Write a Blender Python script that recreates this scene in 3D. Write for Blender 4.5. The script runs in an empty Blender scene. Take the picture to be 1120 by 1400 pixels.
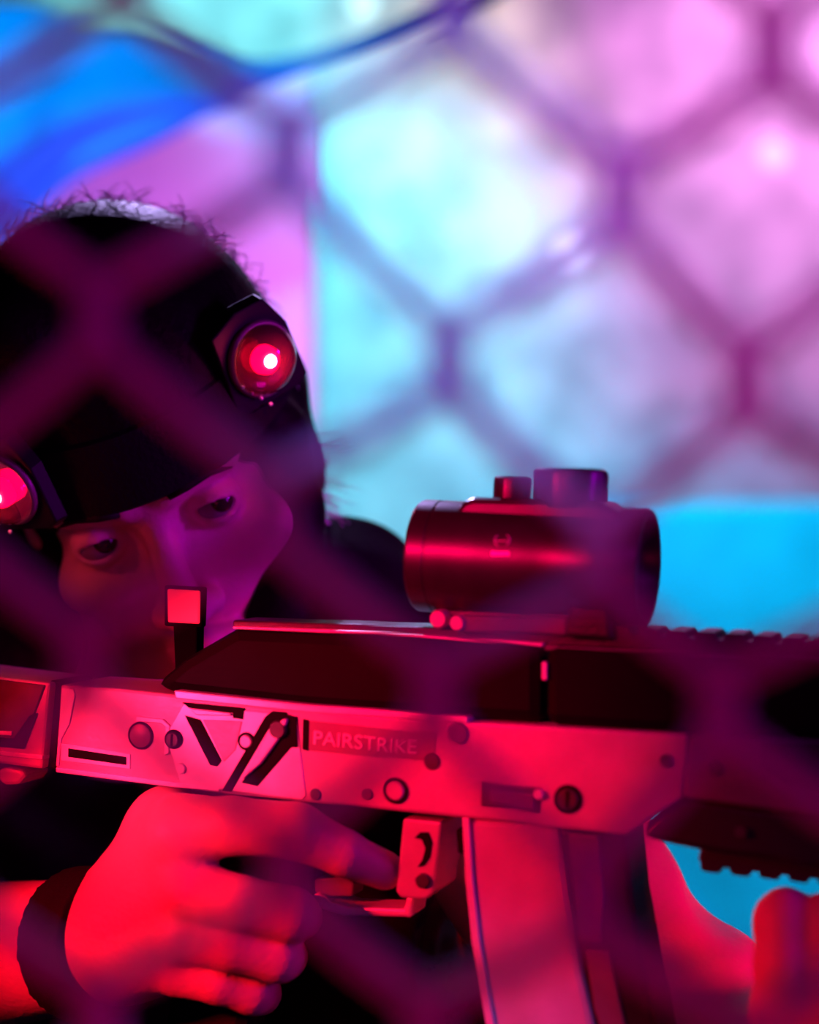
import bpy, bmesh, math, random
import numpy as np
from mathutils import Vector, Matrix, Euler

random.seed(7); rng = np.random.default_rng(7)
C = bpy.context.scene.collection
PI = math.pi

# ---------------------------------------------------------------- camera maths
F = 2325.0; CAMZ = 1.40
def P(px, py, Y):
    """point at depth Y (metres from the camera) seen at photograph pixel px, py"""
    return Vector(((px-560)/F*Y, Y, CAMZ-(py-700)/F*Y))

# rifle frame: u along the barrel, n out of its right side, w up
yaw, pit = math.radians(20), math.radians(2.6)
EU = Vector((math.cos(yaw)*math.cos(pit), -math.sin(yaw)*math.cos(pit), -math.sin(pit)))
EN = Vector((-math.sin(yaw), -math.cos(yaw), 0))
EW = EU.cross(-EN)
RO = P(560, 1000, 0.75)
def W(px, py, n=0.0):
    """world point seen at px, py on the plane n metres in front of the rifle's right side"""
    d = P(px, py, 1.0)-Vector((0, 0, CAMZ)); c = Vector((0, 0, CAMZ))
    t = ((RO+EN*n)-c).dot(EN)/d.dot(EN)
    return c+d*t
def G(px, py, n=0.0):
    v = W(px, py, n)-RO
    return (v.dot(EU), v.dot(EW))

# ---------------------------------------------------------------- materials
def mat(name, col, rough=0.5, metal=0.0, spec=0.5, var=0.15, scale=40, bump=0.0, bscale=200, emit=None, estr=0, trans=0, ior=1.45, sheen=0, coat=0):
    m = bpy.data.materials.new(name); m.use_nodes = True
    nt = m.node_tree; b = nt.nodes['Principled BSDF']
    b.inputs['Roughness'].default_value = rough; b.inputs['Metallic'].default_value = metal
    b.inputs['Specular IOR Level'].default_value = spec; b.inputs['IOR'].default_value = ior
    b.inputs['Transmission Weight'].default_value = trans; b.inputs['Coat Weight'].default_value = coat
    b.inputs['Base Color'].default_value = (*col, 1)
    tc = nt.nodes.new('ShaderNodeTexCoord')
    if var:
        n = nt.nodes.new('ShaderNodeTexNoise'); n.inputs['Scale'].default_value = scale; n.inputs['Detail'].default_value = 4
        nt.links.new(tc.outputs['Object'], n.inputs['Vector'])
        r = nt.nodes.new('ShaderNodeValToRGB')
        r.color_ramp.elements[0].position = 0.3; r.color_ramp.elements[1].position = 0.7
        r.color_ramp.elements[0].color = (*[c*(1-var) for c in col], 1); r.color_ramp.elements[1].color = (*[min(1, c*(1+var)) for c in col], 1)
        nt.links.new(n.outputs['Fac'], r.inputs['Fac']); nt.links.new(r.outputs['Color'], b.inputs['Base Color'])
    if bump:
        n2 = nt.nodes.new('ShaderNodeTexNoise'); n2.inputs['Scale'].default_value = bscale; n2.inputs['Detail'].default_value = 3
        nt.links.new(tc.outputs['Object'], n2.inputs['Vector'])
        bp = nt.nodes.new('ShaderNodeBump'); bp.inputs['Strength'].default_value = bump; bp.inputs['Distance'].default_value = 0.002
        nt.links.new(n2.outputs['Fac'], bp.inputs['Height']); nt.links.new(bp.outputs['Normal'], b.inputs['Normal'])
    if emit:
        b.inputs['Emission Color'].default_value = (*emit, 1); b.inputs['Emission Strength'].default_value = estr
    return m

M = {
 'metal':  mat('painted_receiver_metal', (.52, .42, .45), .42, .25, .5, .10, 60, .08, 500),
 'edge':   mat('worn_and_highlight_metal', (.88, .86, .86), .34, .4, .5, .1, 80),  # pale worn metal, brightness of highlights put into the colour
 'cover':  mat('matt_black_cover', (.004, .003, .004), .5, 0, .06, .15, 60, .03, 500),
 'black':  mat('black_polymer', (.012, .012, .014), .38, 0, .5, .2, 60, .12, 600),
 'gloss':  mat('black_anodised_metal', (.075, .068, .075), .36, .7, .5, .15, 60, .02, 500),
 'guard':  mat('dark_grey_polymer', (.13, .12, .125), .5, 0, .4, .15, 60, .1, 600),
 'plate':  mat('marking_plate_metal', (.24, .15, .18), .45, .2, .5, .1, 80),
 'magz':   mat('pale_magazine_polymer', (.42, .40, .40), .5, 0, .35, .1, 50, .1, 500),
 'ink':    mat('soot_black_plastic', (.002, .002, .002), .8, 0, .04, .1, 60),
 'slot':   mat('dark_parts_and_slot_shade', (.004, .004, .004), .7, 0, .12, .1, 60),  # slots are raised inlays, their shade put into this black
 'bronze': mat('dark_screw_metal', (.10, .085, .09), .35, .6, .5, .2, 90),
 'skin':   mat('skin', (.60, .40, .33), .48, 0, .4, .08, 25, .25, 350),
 'hair':   mat('black_hair', (.006, .005, .006), .6, 0, .08, .3, 80, .5, 250),
 'wisp':   mat('backlit_thin_hair', (.75, .70, .75), .35, 0, .5, .2, 80),  # pale colour stands in for backlight on the dark wisps
 'shirt':  mat('black_cloth', (.009, .009, .011), .85, 0, .12, .25, 40, .5, 300),
 'trouser':mat('dark_trouser_cloth', (.015, .015, .02), .85, 0, .12, .2, 40),
 'shoe':   mat('dark_shoe', (.02, .02, .02), .6, 0, .3, .2, 40),
 'band':   mat('black_headband_fabric', (.006, .006, .008), .8, 0, .15, .2, 60, .4, 400),
 'plastic':mat('black_housing_plastic', (.004, .004, .005), .45, 0, .2, .2, 60),
 'dome':   mat('clear_red_dome', (1, .25, .35), .06, 0, .5, 0, trans=.92, ior=1.35),
 'led':    mat('red_led', (1, .1, .15), .3, 0, .5, 0, emit=(1, .0, .06), estr=4),
 'ledcore':mat('red_led_core', (1, .6, .7), .3, 0, .5, 0, emit=(1, .55, .7), estr=30),
 'sight':  mat('red_square_emission', (1, .1, .15), .4, 0, .5, 0, emit=(1, .012, .05), estr=.95),
 'eye':    mat('eye_white', (.2, .18, .18), .15, 0, .5, .05, 60),
 'iris':   mat('dark_iris', (.02, .012, .01), .1, 0, .5, .2, 300),
 'brow':   mat('brow_hair', (.012, .01, .01), .6, 0, .2, .2, 200),
 'lips':   mat('lip_skin', (.42, .2, .19), .4, 0, .4, .1, 100),
 'rope':   mat('net_cord', (.42, .38, .42), .75, 0, .2, .2, 200, .5, 700),
 'lens':   mat('coated_scope_glass', (.02, .01, .02), .05, 0, .8, 0, coat=.5),
 'sensor': mat('glossy_vest_plastic', (.03, .025, .035), .12, 0, .8, .1, 40, .25, 60, coat=.6),
 'post':   mat('pale_pillar_paint', (.78, .60, .70), .6, 0, .3, .12, 4, .1, 40),
 'drape':  mat('blue_drape_cloth', (.04, .42, .90), .8, 0, .2, .25, 6, .3, 60),
 'barrier':mat('pale_blue_barrier_vinyl', (.18, .62, .85), .35, 0, .5, .18, 7, .35, 25),
 'floor':  mat('dark_floor', (.03, .03, .035), .6, 0, .3, .2, 4),
 'dark':   mat('dark_wall_paint', (.025, .025, .03), .8, 0, .2, .2, 3),
}

def wall_material():
    m = bpy.data.materials.new('pale_wall_with_glints'); m.use_nodes = True
    nt = m.node_tree; b = nt.nodes['Principled BSDF']; L = nt.links.new
    b.inputs['Roughness'].default_value = .7; b.inputs['Specular IOR Level'].default_value = .3
    tc = nt.nodes.new('ShaderNodeTexCoord')
    n = nt.nodes.new('ShaderNodeTexNoise'); n.inputs['Scale'].default_value = 9; n.inputs['Detail'].default_value = 6
    L(tc.outputs['Object'], n.inputs['Vector'])
    r = nt.nodes.new('ShaderNodeValToRGB'); r.color_ramp.elements[0].position = .38; r.color_ramp.elements[1].position = .64
    r.color_ramp.elements[0].color = (.27, .28, .30, 1); r.color_ramp.elements[1].color = (.47, .47, .48, 1)
    L(n.outputs['Fac'], r.inputs['Fac'])
    v = nt.nodes.new('ShaderNodeTexVoronoi'); v.inputs['Scale'].default_value = 5; v.inputs['Randomness'].default_value = 1  # white flecks paint in the glints on the wall
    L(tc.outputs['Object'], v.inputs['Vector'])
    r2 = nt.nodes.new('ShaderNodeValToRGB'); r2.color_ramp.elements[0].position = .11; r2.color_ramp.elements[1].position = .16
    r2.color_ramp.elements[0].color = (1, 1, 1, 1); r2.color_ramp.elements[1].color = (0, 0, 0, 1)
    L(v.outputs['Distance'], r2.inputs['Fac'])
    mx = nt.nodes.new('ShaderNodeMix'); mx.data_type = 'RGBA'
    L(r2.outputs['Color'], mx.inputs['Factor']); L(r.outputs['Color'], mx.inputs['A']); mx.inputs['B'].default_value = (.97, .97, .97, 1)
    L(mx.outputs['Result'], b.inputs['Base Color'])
    bp = nt.nodes.new('ShaderNodeBump'); bp.inputs['Strength'].default_value = .3; bp.inputs['Distance'].default_value = .01
    L(n.outputs['Fac'], bp.inputs['Height']); L(bp.outputs['Normal'], b.inputs['Normal'])
    return m
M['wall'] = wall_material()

# ---------------------------------------------------------------- object helpers
def link(name, me, material, parent=None, smooth=False):
    o = bpy.data.objects.new(name, me); C.objects.link(o)
    if material is not None:
        o.data.materials.append(material)
    if smooth:
        me.polygons.foreach_set('use_smooth', [True]*len(me.polygons))
    if parent: o.parent = parent
    return o
def tag(o, label=None, cat=None, group=None, kind=None):
    if label: o['label'] = label
    if cat: o['category'] = cat
    if group: o['group'] = group
    if kind: o['kind'] = kind
    return o
def empty(name, mw):
    o = bpy.data.objects.new(name, None); C.objects.link(o); o.empty_display_size = .02
    o.matrix_world = mw
    return o
def build(name, bm, material, parent=None, smooth=False, bevel=0, seg=2):
    bmesh.ops.recalc_face_normals(bm, faces=bm.faces)
    me = bpy.data.meshes.new(name); bm.to_mesh(me); bm.free()
    o = link(name, me, material, parent, smooth)
    if bevel:
        md = o.modifiers.new('bevel', 'BEVEL'); md.width = bevel; md.segments = seg; md.limit_method = 'ANGLE'; md.angle_limit = math.radians(35)
    return o
def bm_prism(bm, pts, y0, y1):
    a = [bm.verts.new((u, y0, w)) for u, w in pts]; b = [bm.verts.new((u, y1, w)) for u, w in pts]
    bm.faces.new(a); bm.faces.new(b[::-1])
    n = len(pts)
    for i in range(n):
        bm.faces.new((a[i], b[i], b[(i+1) % n], a[(i+1) % n]))
def bm_box(bm, lo, hi):
    bm_prism(bm, [(lo[0], lo[2]), (hi[0], lo[2]), (hi[0], hi[2]), (lo[0], hi[2])], lo[1], hi[1])
def bm_lathe(bm, prof, axis='x', c=(0, 0, 0), n=40, knurl=0):
    rings = []
    for (t, r) in prof:
        ring = []
        for i in range(n):
            a = 2*PI*i/n; rr = r*(1+(knurl if (i//2) % 2 else 0))
            q = {'x': (t, rr*math.cos(a), rr*math.sin(a)), 'z': (rr*math.cos(a), rr*math.sin(a), t), 'y': (rr*math.cos(a), t, rr*math.sin(a))}[axis]
            ring.append(bm.verts.new((c[0]+q[0], c[1]+q[1], c[2]+q[2])))
        rings.append(ring)
    for k in range(len(rings)-1):
        for i in range(n):
            bm.faces.new((rings[k][i], rings[k][(i+1) % n], rings[k+1][(i+1) % n], rings[k+1][i]))
    bm.faces.new(rings[0][::-1]); bm.faces.new(rings[-1])
def bm_tube(bm, pts, rad, n=8):
    pts = [Vector(p) for p in pts]; rings = []
    for i, p in enumerate(pts):
        t = (pts[min(i+1, len(pts)-1)]-pts[max(i-1, 0)]).normalized()
        up = Vector((0, 1, 0)) if abs(t.y) < .9 else Vector((1, 0, 0))
        a = t.cross(up).normalized(); b = t.cross(a)
        r = rad[i] if hasattr(rad, '__len__') else rad
        rings.append([bm.verts.new(p+a*(r*math.cos(2*PI*k/n))+b*(r*math.sin(2*PI*k/n))) for k in range(n)])
    for k in range(len(rings)-1):
        for i in range(n):
            bm.faces.new((rings[k][i], rings[k][(i+1) % n], rings[k+1][(i+1) % n], rings[k+1][i]))
    bm.faces.new(rings[0][::-1]); bm.faces.new(rings[-1])
def soft_edges(o, ang=40):
    me = o.data
    me.polygons.foreach_set('use_smooth', [True]*len(me.polygons))
    bm = bmesh.new(); bm.from_mesh(me)
    for e in bm.edges:
        e.smooth = len(e.link_faces) == 2 and e.calc_face_angle(0) < math.radians(ang)
    bm.to_mesh(me); bm.free()
    return o

# ---------------------------------------------------------------- distance fields -> one smooth surface
class Field:
    def __init__(s, lo, hi, h):
        s.lo = np.array(lo, np.float32); s.h = h
        s.n = np.ceil((np.array(hi)-np.array(lo))/h).astype(int)+1
        s.f = np.full(s.n, 1.0, np.float32)
    def region(s, lo, hi):
        a = np.clip(np.floor((np.array(lo)-s.lo)/s.h).astype(int), 0, s.n); b = np.clip(np.ceil((np.array(hi)-s.lo)/s.h).astype(int)+1, 0, s.n)
        sl = tuple(slice(a[i], b[i]) for i in range(3))
        X, Y, Z = [(s.lo[i]+s.h*np.arange(a[i], b[i], dtype=np.float32)).reshape([-1 if j == i else 1 for j in range(3)]) for i in range(3)]
        return sl, X, Y, Z, bool((b > a).all())
    def put(s, d, sl, k, op):
        g = s.f[sl]
        if op == 'add':
            hh = np.maximum(k-np.abs(g-d), 0)/k if k > 0 else 0
            s.f[sl] = np.minimum(g, d)-hh*hh*k*.25
        elif op == 'sub':
            d = -d; hh = np.maximum(k-np.abs(g-d), 0)/k if k > 0 else 0
            s.f[sl] = np.maximum(g, d)+hh*hh*k*.25
        else:
            s.f[sl] = np.maximum(g, d)
    def cone(s, a, b, r1, r2, k=.01, op='add'):
        a = np.array(a, np.float32); b = np.array(b, np.float32); r = max(r1, r2)+k+.008
        sl, X, Y, Z, ok = s.region(np.minimum(a, b)-r, np.maximum(a, b)+r)
        if not ok: return
        ba = b-a; L2 = float(ba@ba)+1e-12
        t = np.clip(((X-a[0])*ba[0]+(Y-a[1])*ba[1]+(Z-a[2])*ba[2])/L2, 0, 1)
        d = np.sqrt((X-a[0]-t*ba[0])**2+(Y-a[1]-t*ba[1])**2+(Z-a[2]-t*ba[2])**2)-(r1+(r2-r1)*t)
        s.put(d, sl, k, op)
    def ell(s, c, r, R=None, k=.01, op='add'):
        c = np.array(c, np.float32); R = np.eye(3) if R is None else np.array(R); r = np.array(r, np.float32)
        m = float(r.max())+k+.008
        sl, X, Y, Z, ok = s.region(c-m, c+m)
        if not ok: return
        dx, dy, dz = X-c[0], Y-c[1], Z-c[2]
        q = [(R[0][i]*dx+R[1][i]*dy+R[2][i]*dz) for i in range(3)]
        k0 = np.sqrt(sum((q[i]/r[i])**2 for i in range(3))); k1 = np.sqrt(sum((q[i]/r[i]**2)**2 for i in range(3)))+1e-9
        s.put((k0*(k0-1)/k1).astype(np.float32), sl, k, op)
    def cut(s, p, nrm):
        """remove everything on the side of the plane that nrm points to"""
        X, Y, Z = [(s.lo[i]+s.h*np.arange(s.n[i], dtype=np.float32)).reshape([-1 if j == i else 1 for j in range(3)]) for i in range(3)]
        s.f = np.maximum(s.f, (X-p[0])*nrm[0]+(Y-p[1])*nrm[1]+(Z-p[2])*nrm[2])
    def mesh(s, name):
        f = s.f; ins = (f < 0)
        u = ins.astype(np.uint8)
        cnt = np.zeros([k-1 for k in s.n], np.uint8)
        offs = [(i, j, k) for i in (0, 1) for j in (0, 1) for k in (0, 1)]
        for o in offs:
            cnt += u[o[0]:s.n[0]-1+o[0], o[1]:s.n[1]-1+o[1], o[2]:s.n[2]-1+o[2]]
        ci = np.argwhere((cnt > 0) & (cnt < 8)); del cnt
        vals = np.stack([f[ci[:, 0]+o[0], ci[:, 1]+o[1], ci[:, 2]+o[2]] for o in offs], 1)
        acc = np.zeros((len(ci), 3), np.float64); num = np.zeros(len(ci))
        for e0 in range(8):
            for ax in range(3):
                if offs[e0][ax]: continue
                o1 = list(offs[e0]); o1[ax] = 1; e1 = offs.index(tuple(o1))
                v0, v1 = vals[:, e0], vals[:, e1]; msk = (v0 < 0) != (v1 < 0)
                t = np.where(msk, v0/np.where(msk, v0-v1, 1), 0)
                p = np.tile(np.array(offs[e0], float), (len(ci), 1)); p[:, ax] += t
                acc += p*msk[:, None]; num += msk
        verts = s.lo+s.h*(ci+acc/num[:, None])
        idm = np.full([k-1 for k in s.n], -1, np.int32); idm[ci[:, 0], ci[:, 1], ci[:, 2]] = np.arange(len(ci))
        quads = []
        for ax in range(3):
            b, c = (ax+1) % 3, (ax+2) % 3
            sl0 = [slice(None)]*3; sl1 = [slice(None)]*3; sl0[ax] = slice(0, -1); sl1[ax] = slice(1, None)
            A, B = ins[tuple(sl0)], ins[tuple(sl1)]
            e = np.argwhere(A != B); e = e[(e[:, b] > 0) & (e[:, c] > 0) & (e[:, b] < s.n[b]-1) & (e[:, c] < s.n[c]-1)]
            flip = A[e[:, 0], e[:, 1], e[:, 2]]
            def cell(db, dc):
                q = e.copy(); q[:, b] += db; q[:, c] += dc
                return idm[q[:, 0], q[:, 1], q[:, 2]]
            q = np.stack([cell(-1, -1), cell(0, -1), cell(0, 0), cell(-1, 0)], 1)
            q[~flip] = q[~flip][:, ::-1]
            quads.append(q)
        q = np.concatenate(quads); q = q[(q >= 0).all(1)]
        me = bpy.data.meshes.new(name)
        me.vertices.add(len(verts)); me.vertices.foreach_set('co', verts.astype(np.float32).ravel())
        me.loops.add(q.size); me.loops.foreach_set('vertex_index', q.astype(np.int32).ravel())
        me.polygons.add(len(q)); me.polygons.foreach_set('loop_start', np.arange(0, q.size, 4, dtype=np.int32))
        try: me.polygons.foreach_set('loop_total', np.full(len(q), 4, np.int32))
        except Exception: pass
        me.update(calc_edges=True); me.validate()
        return me

# ================================================================ THE SETTING
def setting(name, lo, hi, m):
    bm = bmesh.new(); bm_box(bm, lo, hi)
    return tag(build(name, bm, m), kind='structure')
setting('floor', (-3.2, -2.2, -.1), (3.2, 3.4, 0), M['floor'])
setting('ceiling', (-3.2, -2.2, 3.1), (3.2, 3.4, 3.2), M['dark'])
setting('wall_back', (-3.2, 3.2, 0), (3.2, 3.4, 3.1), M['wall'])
setting('wall_left', (-3.2, -2.2, 0), (-3.1, 3.2, 3.1), M['dark'])
setting('wall_right', (3.1, -2.2, 0), (3.2, 3.2, 3.1), M['dark'])
setting('wall_front', (-3.1, -2.2, 0), (3.1, -2.1, 3.1), M['dark'])

# pale partition left of the lit wall, its top covered by the drape
b = P(430, 700, 2.5).x; t = P(430, 92, 2.5).z
bm = bmesh.new(); bm_box(bm, (-1.9, 2.5, 0), (b, 2.58, t))
tag(build('partition', bm, M['post'], bevel=.006), 'pale partition lit violet and pink, ending in an upright edge beside the bright wall', 'partition')

# low vinyl barrier behind the scope
a = P(815, 700, 2.75).x; t = P(900, 684, 2.75).z
bm = bmesh.new(); bm_box(bm, (a, 2.75, 0), (1.6, 3.05, t))
tag(build('barrier', bm, M['barrier'], bevel=.02, seg=4), 'low bright blue barrier standing against the wall behind the rifle sight', 'barrier')

# blue swag of cloth, top left
top = [(-420, 95), (-200, 70), (-60, 20), (40, 10), (100, 34), (190, 42), (270, 68), (335, 88), (410, 78), (500, 48), (620, 2), (760, -70), (900, -160), (1150, -420), (1480, -1090)]
bot = [(-420, 420), (-200, 400), (-60, 380), (0, 330), (60, 275), (112, 236), (205, 196), (290, 150), (410, 98), (505, 72), (625, 24), (765, -50), (905, -142), (1158, -405), (1490, -1082)]
bm = bmesh.new(); NU, NV = 96, 28; grid = []
def lerp_list(L, t):
    x = t*(len(L)-1); i = min(int(x), len(L)-2); f = x-i
    p0, p1, p2, p3 = L[max(i-1, 0)], L[i], L[i+1], L[min(i+2, len(L)-1)]
    return [.5*((2*p1[q])+(-p0[q]+p2[q])*f+(2*p0[q]-5*p1[q]+4*p2[q]-p3[q])*f*f+(-p0[q]+3*p1[q]-3*p2[q]+p3[q])*f**3) for q in (0, 1)]
for i in range(NU+1):
    A_, B_ = lerp_list(top, i/NU), lerp_list(bot, i/NU); row = []
    for j in range(NV+1):
        v = j/NV; x = A_[0]+(B_[0]-A_[0])*v; y = A_[1]+(B_[1]-A_[1])*v
        h = abs(B_[1]-A_[1])/300
        dep = 2.2-.08*h*math.sin(v*PI)+.012*h*math.sin(v*PI*5+i*.09)+.004*h*math.sin(v*PI*13+i*.2)
        row.append(bm.verts.new(P(x, y, dep)))
    grid.append(row)
for i in range(NU):
    for j in range(NV):
        bm.faces.new((grid[i][j], grid[i+1][j], grid[i+1][j+1], grid[i][j+1]))
o = build('hanging_drape', bm, M['drape'], smooth=True)
md = o.modifiers.new('thick', 'SOLIDIFY'); md.thickness = .006
tag(o, 'blue cloth swag hanging in a sagging curve above the head', 'drape')

# ================================================================ THE RIFLE
mw = Matrix(((EU.x, -EN.x, EW.x, RO.x), (EU.y, -EN.y, EW.y, RO.y), (EU.z, -EN.z, EW.z, RO.z), (0, 0, 0, 1)))
rifle = empty('toy_rifle', mw)
tag(rifle, 'grey and black laser tag rifle with red dot sight held by the player', 'toy gun')
TH = .046
def part(name, pix, n0, n1, m, parent=None, bevel=.0009, n_ref=None):
    """plate traced on the rifle's side; n0 is how far its face stands proud, n1 the back face"""
    nr = n0 if n_ref is None else n_ref
    bm = bmesh.new(); bm_prism(bm, [G(x, y, nr) for x, y in pix], -n0, -n1)
    return build(name, bm, m, parent or rifle, bevel=bevel)

rec = part('receiver', [(82, 936), (160, 941), (240, 950), (420, 972), (640, 987), (880, 1001), (940, 1004), (935, 1092), (880, 1128), (858, 1142), (620, 1117), (412, 1096), (240, 1078), (76, 1056)], 0, -TH, M['metal'], bevel=.0015)
part('receiver_top_rail', [(238, 944), (420, 964), (640, 980), (640, 988), (420, 974), (240, 955)], .0012, -.01, M['edge'], rec, .0005)
part('receiver_bottom_edge', [(76, 1049), (240, 1070), (300, 1077), (300, 1083), (240, 1077), (76, 1056)], .0010, -.01, M['edge'], rec, .0005)
# the raised rear plate with its slots
part('rear_side_plate', [(250, 962), (405, 978), (418, 1088), (412, 1094), (246, 1072), (226, 1005)], .0008, -.006, M['edge'], rec, .0006)
part('rear_corner_plate', [(84, 940), (100, 942), (103, 950), (95, 990), (84, 1010), (80, 1048), (76, 1048)], .0008, -.006, M['edge'], rec, .0005)
# V slot and selector slots as black inlays painting their shade, insert, selector lever
part('slot', [(252, 978), (274, 984), (303, 1040), (297, 1048), (287, 1046)], .0013, -.003, M['slot'], rec, .0003)
part('slot', [(248, 960), (334, 968), (332, 984), (318, 982), (318, 975), (258, 968)], .0013, -.003, M['slot'], rec, .0003)
part('triangular_insert', [(277, 984), (331, 986), (322, 1025), (306, 1042)], .0012, -.003, M['metal'], rec, .0004)
part('catch_tab', [(258, 968), (315, 975), (316, 979), (268, 978)], .0022, -.002, M['edge'], rec, .0005)
part('slot', [(303, 1081), (316, 1082), (372, 988), (396, 982), (390, 974), (372, 972), (362, 980)], .0014, -.003, M['slot'], rec, .0003)
part('slot', [(330, 1070), (352, 1075), (398, 1022), (407, 1022), (405, 980), (394, 977)], .0013, -.003, M['slot'], rec, .0003)
sel = part('selector_lever', [(330, 1066), (345, 1042), (362, 1005), (388, 982), (392, 984), (386, 1002), (372, 1022), (355, 1045)], .0035, -.001, M['edge'], None, .0009)
def stud(px, py, r, n0, m, parent, name='screw', ring=None, slotted=False):
    u, w = G(px, py, n0); bm = bmesh.new()
    bm_lathe(bm, [(.001, r), (-n0*.6, r), (-n0, r*.85)], 'y', (u, 0, w), 24)
    o = soft_edges(build(name, bm, m, parent), 35)
    if ring:
        bm = bmesh.new(); bm_lathe(bm, [(.001, ring), (-n0*.55, ring), (-n0*.55, r*1.02)], 'y', (u, 0, w), 24)
        build('screw_seat', bm, M['slot'], o) if parent is rifle else None
    if slotted and parent is rifle:
        bm = bmesh.new(); bm_box(bm, (u-r*.15, -n0-.0003, w-r*.8), (u+r*.15, -n0+.0005, w+r*.8)); build('screw_slot', bm, M['slot'], o)
    return o
stud(378, 998, .0042, .0042, M['bronze'], sel, 'pivot_pin')
stud(335, 1014, .0030, .0026, M['edge'], rifle, 'screw', ring=.0042)
stud(235, 1011, .0034, .0030, M['bronze'], rifle, 'screw', ring=.0045, slotted=True)
stud(246, 1051, .0026, .0022, M['edge'], rifle, 'rivet')
stud(191, 1006, .0056, .0012, M['plate'], rifle, 'push_button', ring=.0066)
stud(430, 1086, .0026, .0012, M['bronze'], rifle, 'rivet')
stud(502, 1087, .0026, .0010, M['guard'], rifle, 'rivet')
stud(540, 1082, .0042, .0016, M['metal'], rifle, 'takedown_pin', ring=.0058)
stud(626, 1003, .0048, .0014, M['guard'], rifle, 'takedown_pin')
stud(590, 1042, .0036, .0010, M['bronze'], rifle, 'rivet')
stud(776, 1093, .0046, .0014, M['bronze'], rifle, 'screw', ring=.0062, slotted=True)
stud(736, 1086, .0022, .0026, M['edge'], rifle, 'rivet')
stud(910, 1040, .0028, .0012, M['bronze'], rifle, 'rivet')
stud(978, 1052, .0030, .0026, M['bronze'], rifle, 'rivet')
# framed window at the button, label plate, marking plate, side port
part('button_frame', [(186, 979), (222, 983), (232, 992), (231, 1030), (224, 1033), (226, 994), (220, 989), (186, 986)], .0014, -.001, M['edge'], rec, .0004)
lab = part('label_plate', [(83, 1016), (178, 1031), (178, 1052), (83, 1040)], .0006, -.002, M['edge'], rec, .0003)
part('label_panel', [(93, 1023), (172, 1035), (172, 1046), (93, 1035)], .0010, -.0005, M['slot'], rec, .0001)
part('marking_plate', [(420, 985), (596, 1003), (594, 1042), (420, 1026)], .0004, -.002, M['plate'], rec, .0003)
part('plate_edge', [(414, 983), (422, 985), (421, 1027), (413, 1025)], .0009, -.002, M['slot'], rec, .0002)
port = part('side_port', [(656, 1068), (742, 1076), (740, 1112), (656, 1104)], .0006, -.002, M['bronze'], rec, .001)
part('port_cover', [(668, 1079), (732, 1085), (731, 1106), (668, 1099)], .0016, -.001, M['guard'], rec, .0008)

def lettering(text, px, py, n0, height, m, parent, slope=(1, 0), name='lettering', sx=1.0):
    cu = bpy.data.curves.new(name, 'FONT'); cu.body = text; cu.size = height; cu.extrude = .0003
    tmp = bpy.data.objects.new('tmp', cu); C.objects.link(tmp)
    bpy.context.view_layer.update()
    me = bpy.data.meshes.new_from_object(tmp.evaluated_get(bpy.context.evaluated_depsgraph_get()))
    bpy.data.objects.remove(tmp); bpy.data.curves.remove(cu)
    u, w = G(px, py, n0); ang = math.atan2(slope[1], slope[0])
    me.transform(Matrix.Translation((u, -n0, w)) @ Matrix.Rotation(-ang, 4, 'Y') @ Matrix.Rotation(PI/2, 4, 'X') @ Matrix.Diagonal((sx, 1, 1, 1)))
    me.name = name
    return link(name, me, m, parent)
g0, g1 = G(428, 1018), G(585, 1034)
lettering('PAIRSTRIKE', 427, 1017, .0006, .0088, M['edge'], rec, (g1[0]-g0[0], g1[1]-g0[1]), sx=1.12)

# dark upper cover, its seam, and the rail above
part('upper_cover', [(205, 938), (250, 900), (322, 858), (560, 868), (742, 884), (742, 991), (640, 985), (420, 970), (240, 950)], -.004, -TH+.004, M['cover'], bevel=.006, n_ref=-.004)
part('upper_cover', [(745, 882), (1300, 912), (1300, 1022), (940, 1004), (880, 1001), (745, 992)], -.0025, -TH+.0025, M['cover'], bevel=.005, n_ref=-.0025)
part('seam_pin', [(741, 905), (747, 906), (747, 930), (741, 929)], -.0015, -.006, M['edge'], None, .0003, -.0015)
NC = -.023
rail_px = [(318, 848), (560, 856), (840, 866), (1300, 891), (1300, 909), (742, 884), (560, 868), (318, 859)]
rail = part('top_rail', rail_px, NC+.0125, NC-.0125, M['black'], bevel=.0008, n_ref=NC+.0125)
part('rail_lip_highlight', [(318, 856), (560, 866), (742, 880), (742, 885), (560, 870), (318, 860)], -.006, -.012, M['edge'], rail, .0005, -.006)  # pale strip paints in the highlight along the cover's top edge
part('rail_lip_highlight', [(745, 883), (1300, 908), (1300, 915), (745, 889)], -.005, -.011, M['guard'], rail, .0005, -.005)  # darker grey where the painted highlight line dims
for i in range(14):
    x = 752+i*39.5
    y = 866+(x-840)*.0545 if x > 840 else 866+(x-840)*.036
    tw = 30
    part('rail_tooth', [(x, y-5), (x+4, y-9), (x+tw-4, y-8), (x+tw, y-3), (x+tw, y+6), (x, y+4)], NC+.0125, NC-.0125, M['black'], rail, .0004, NC+.0125)

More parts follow.
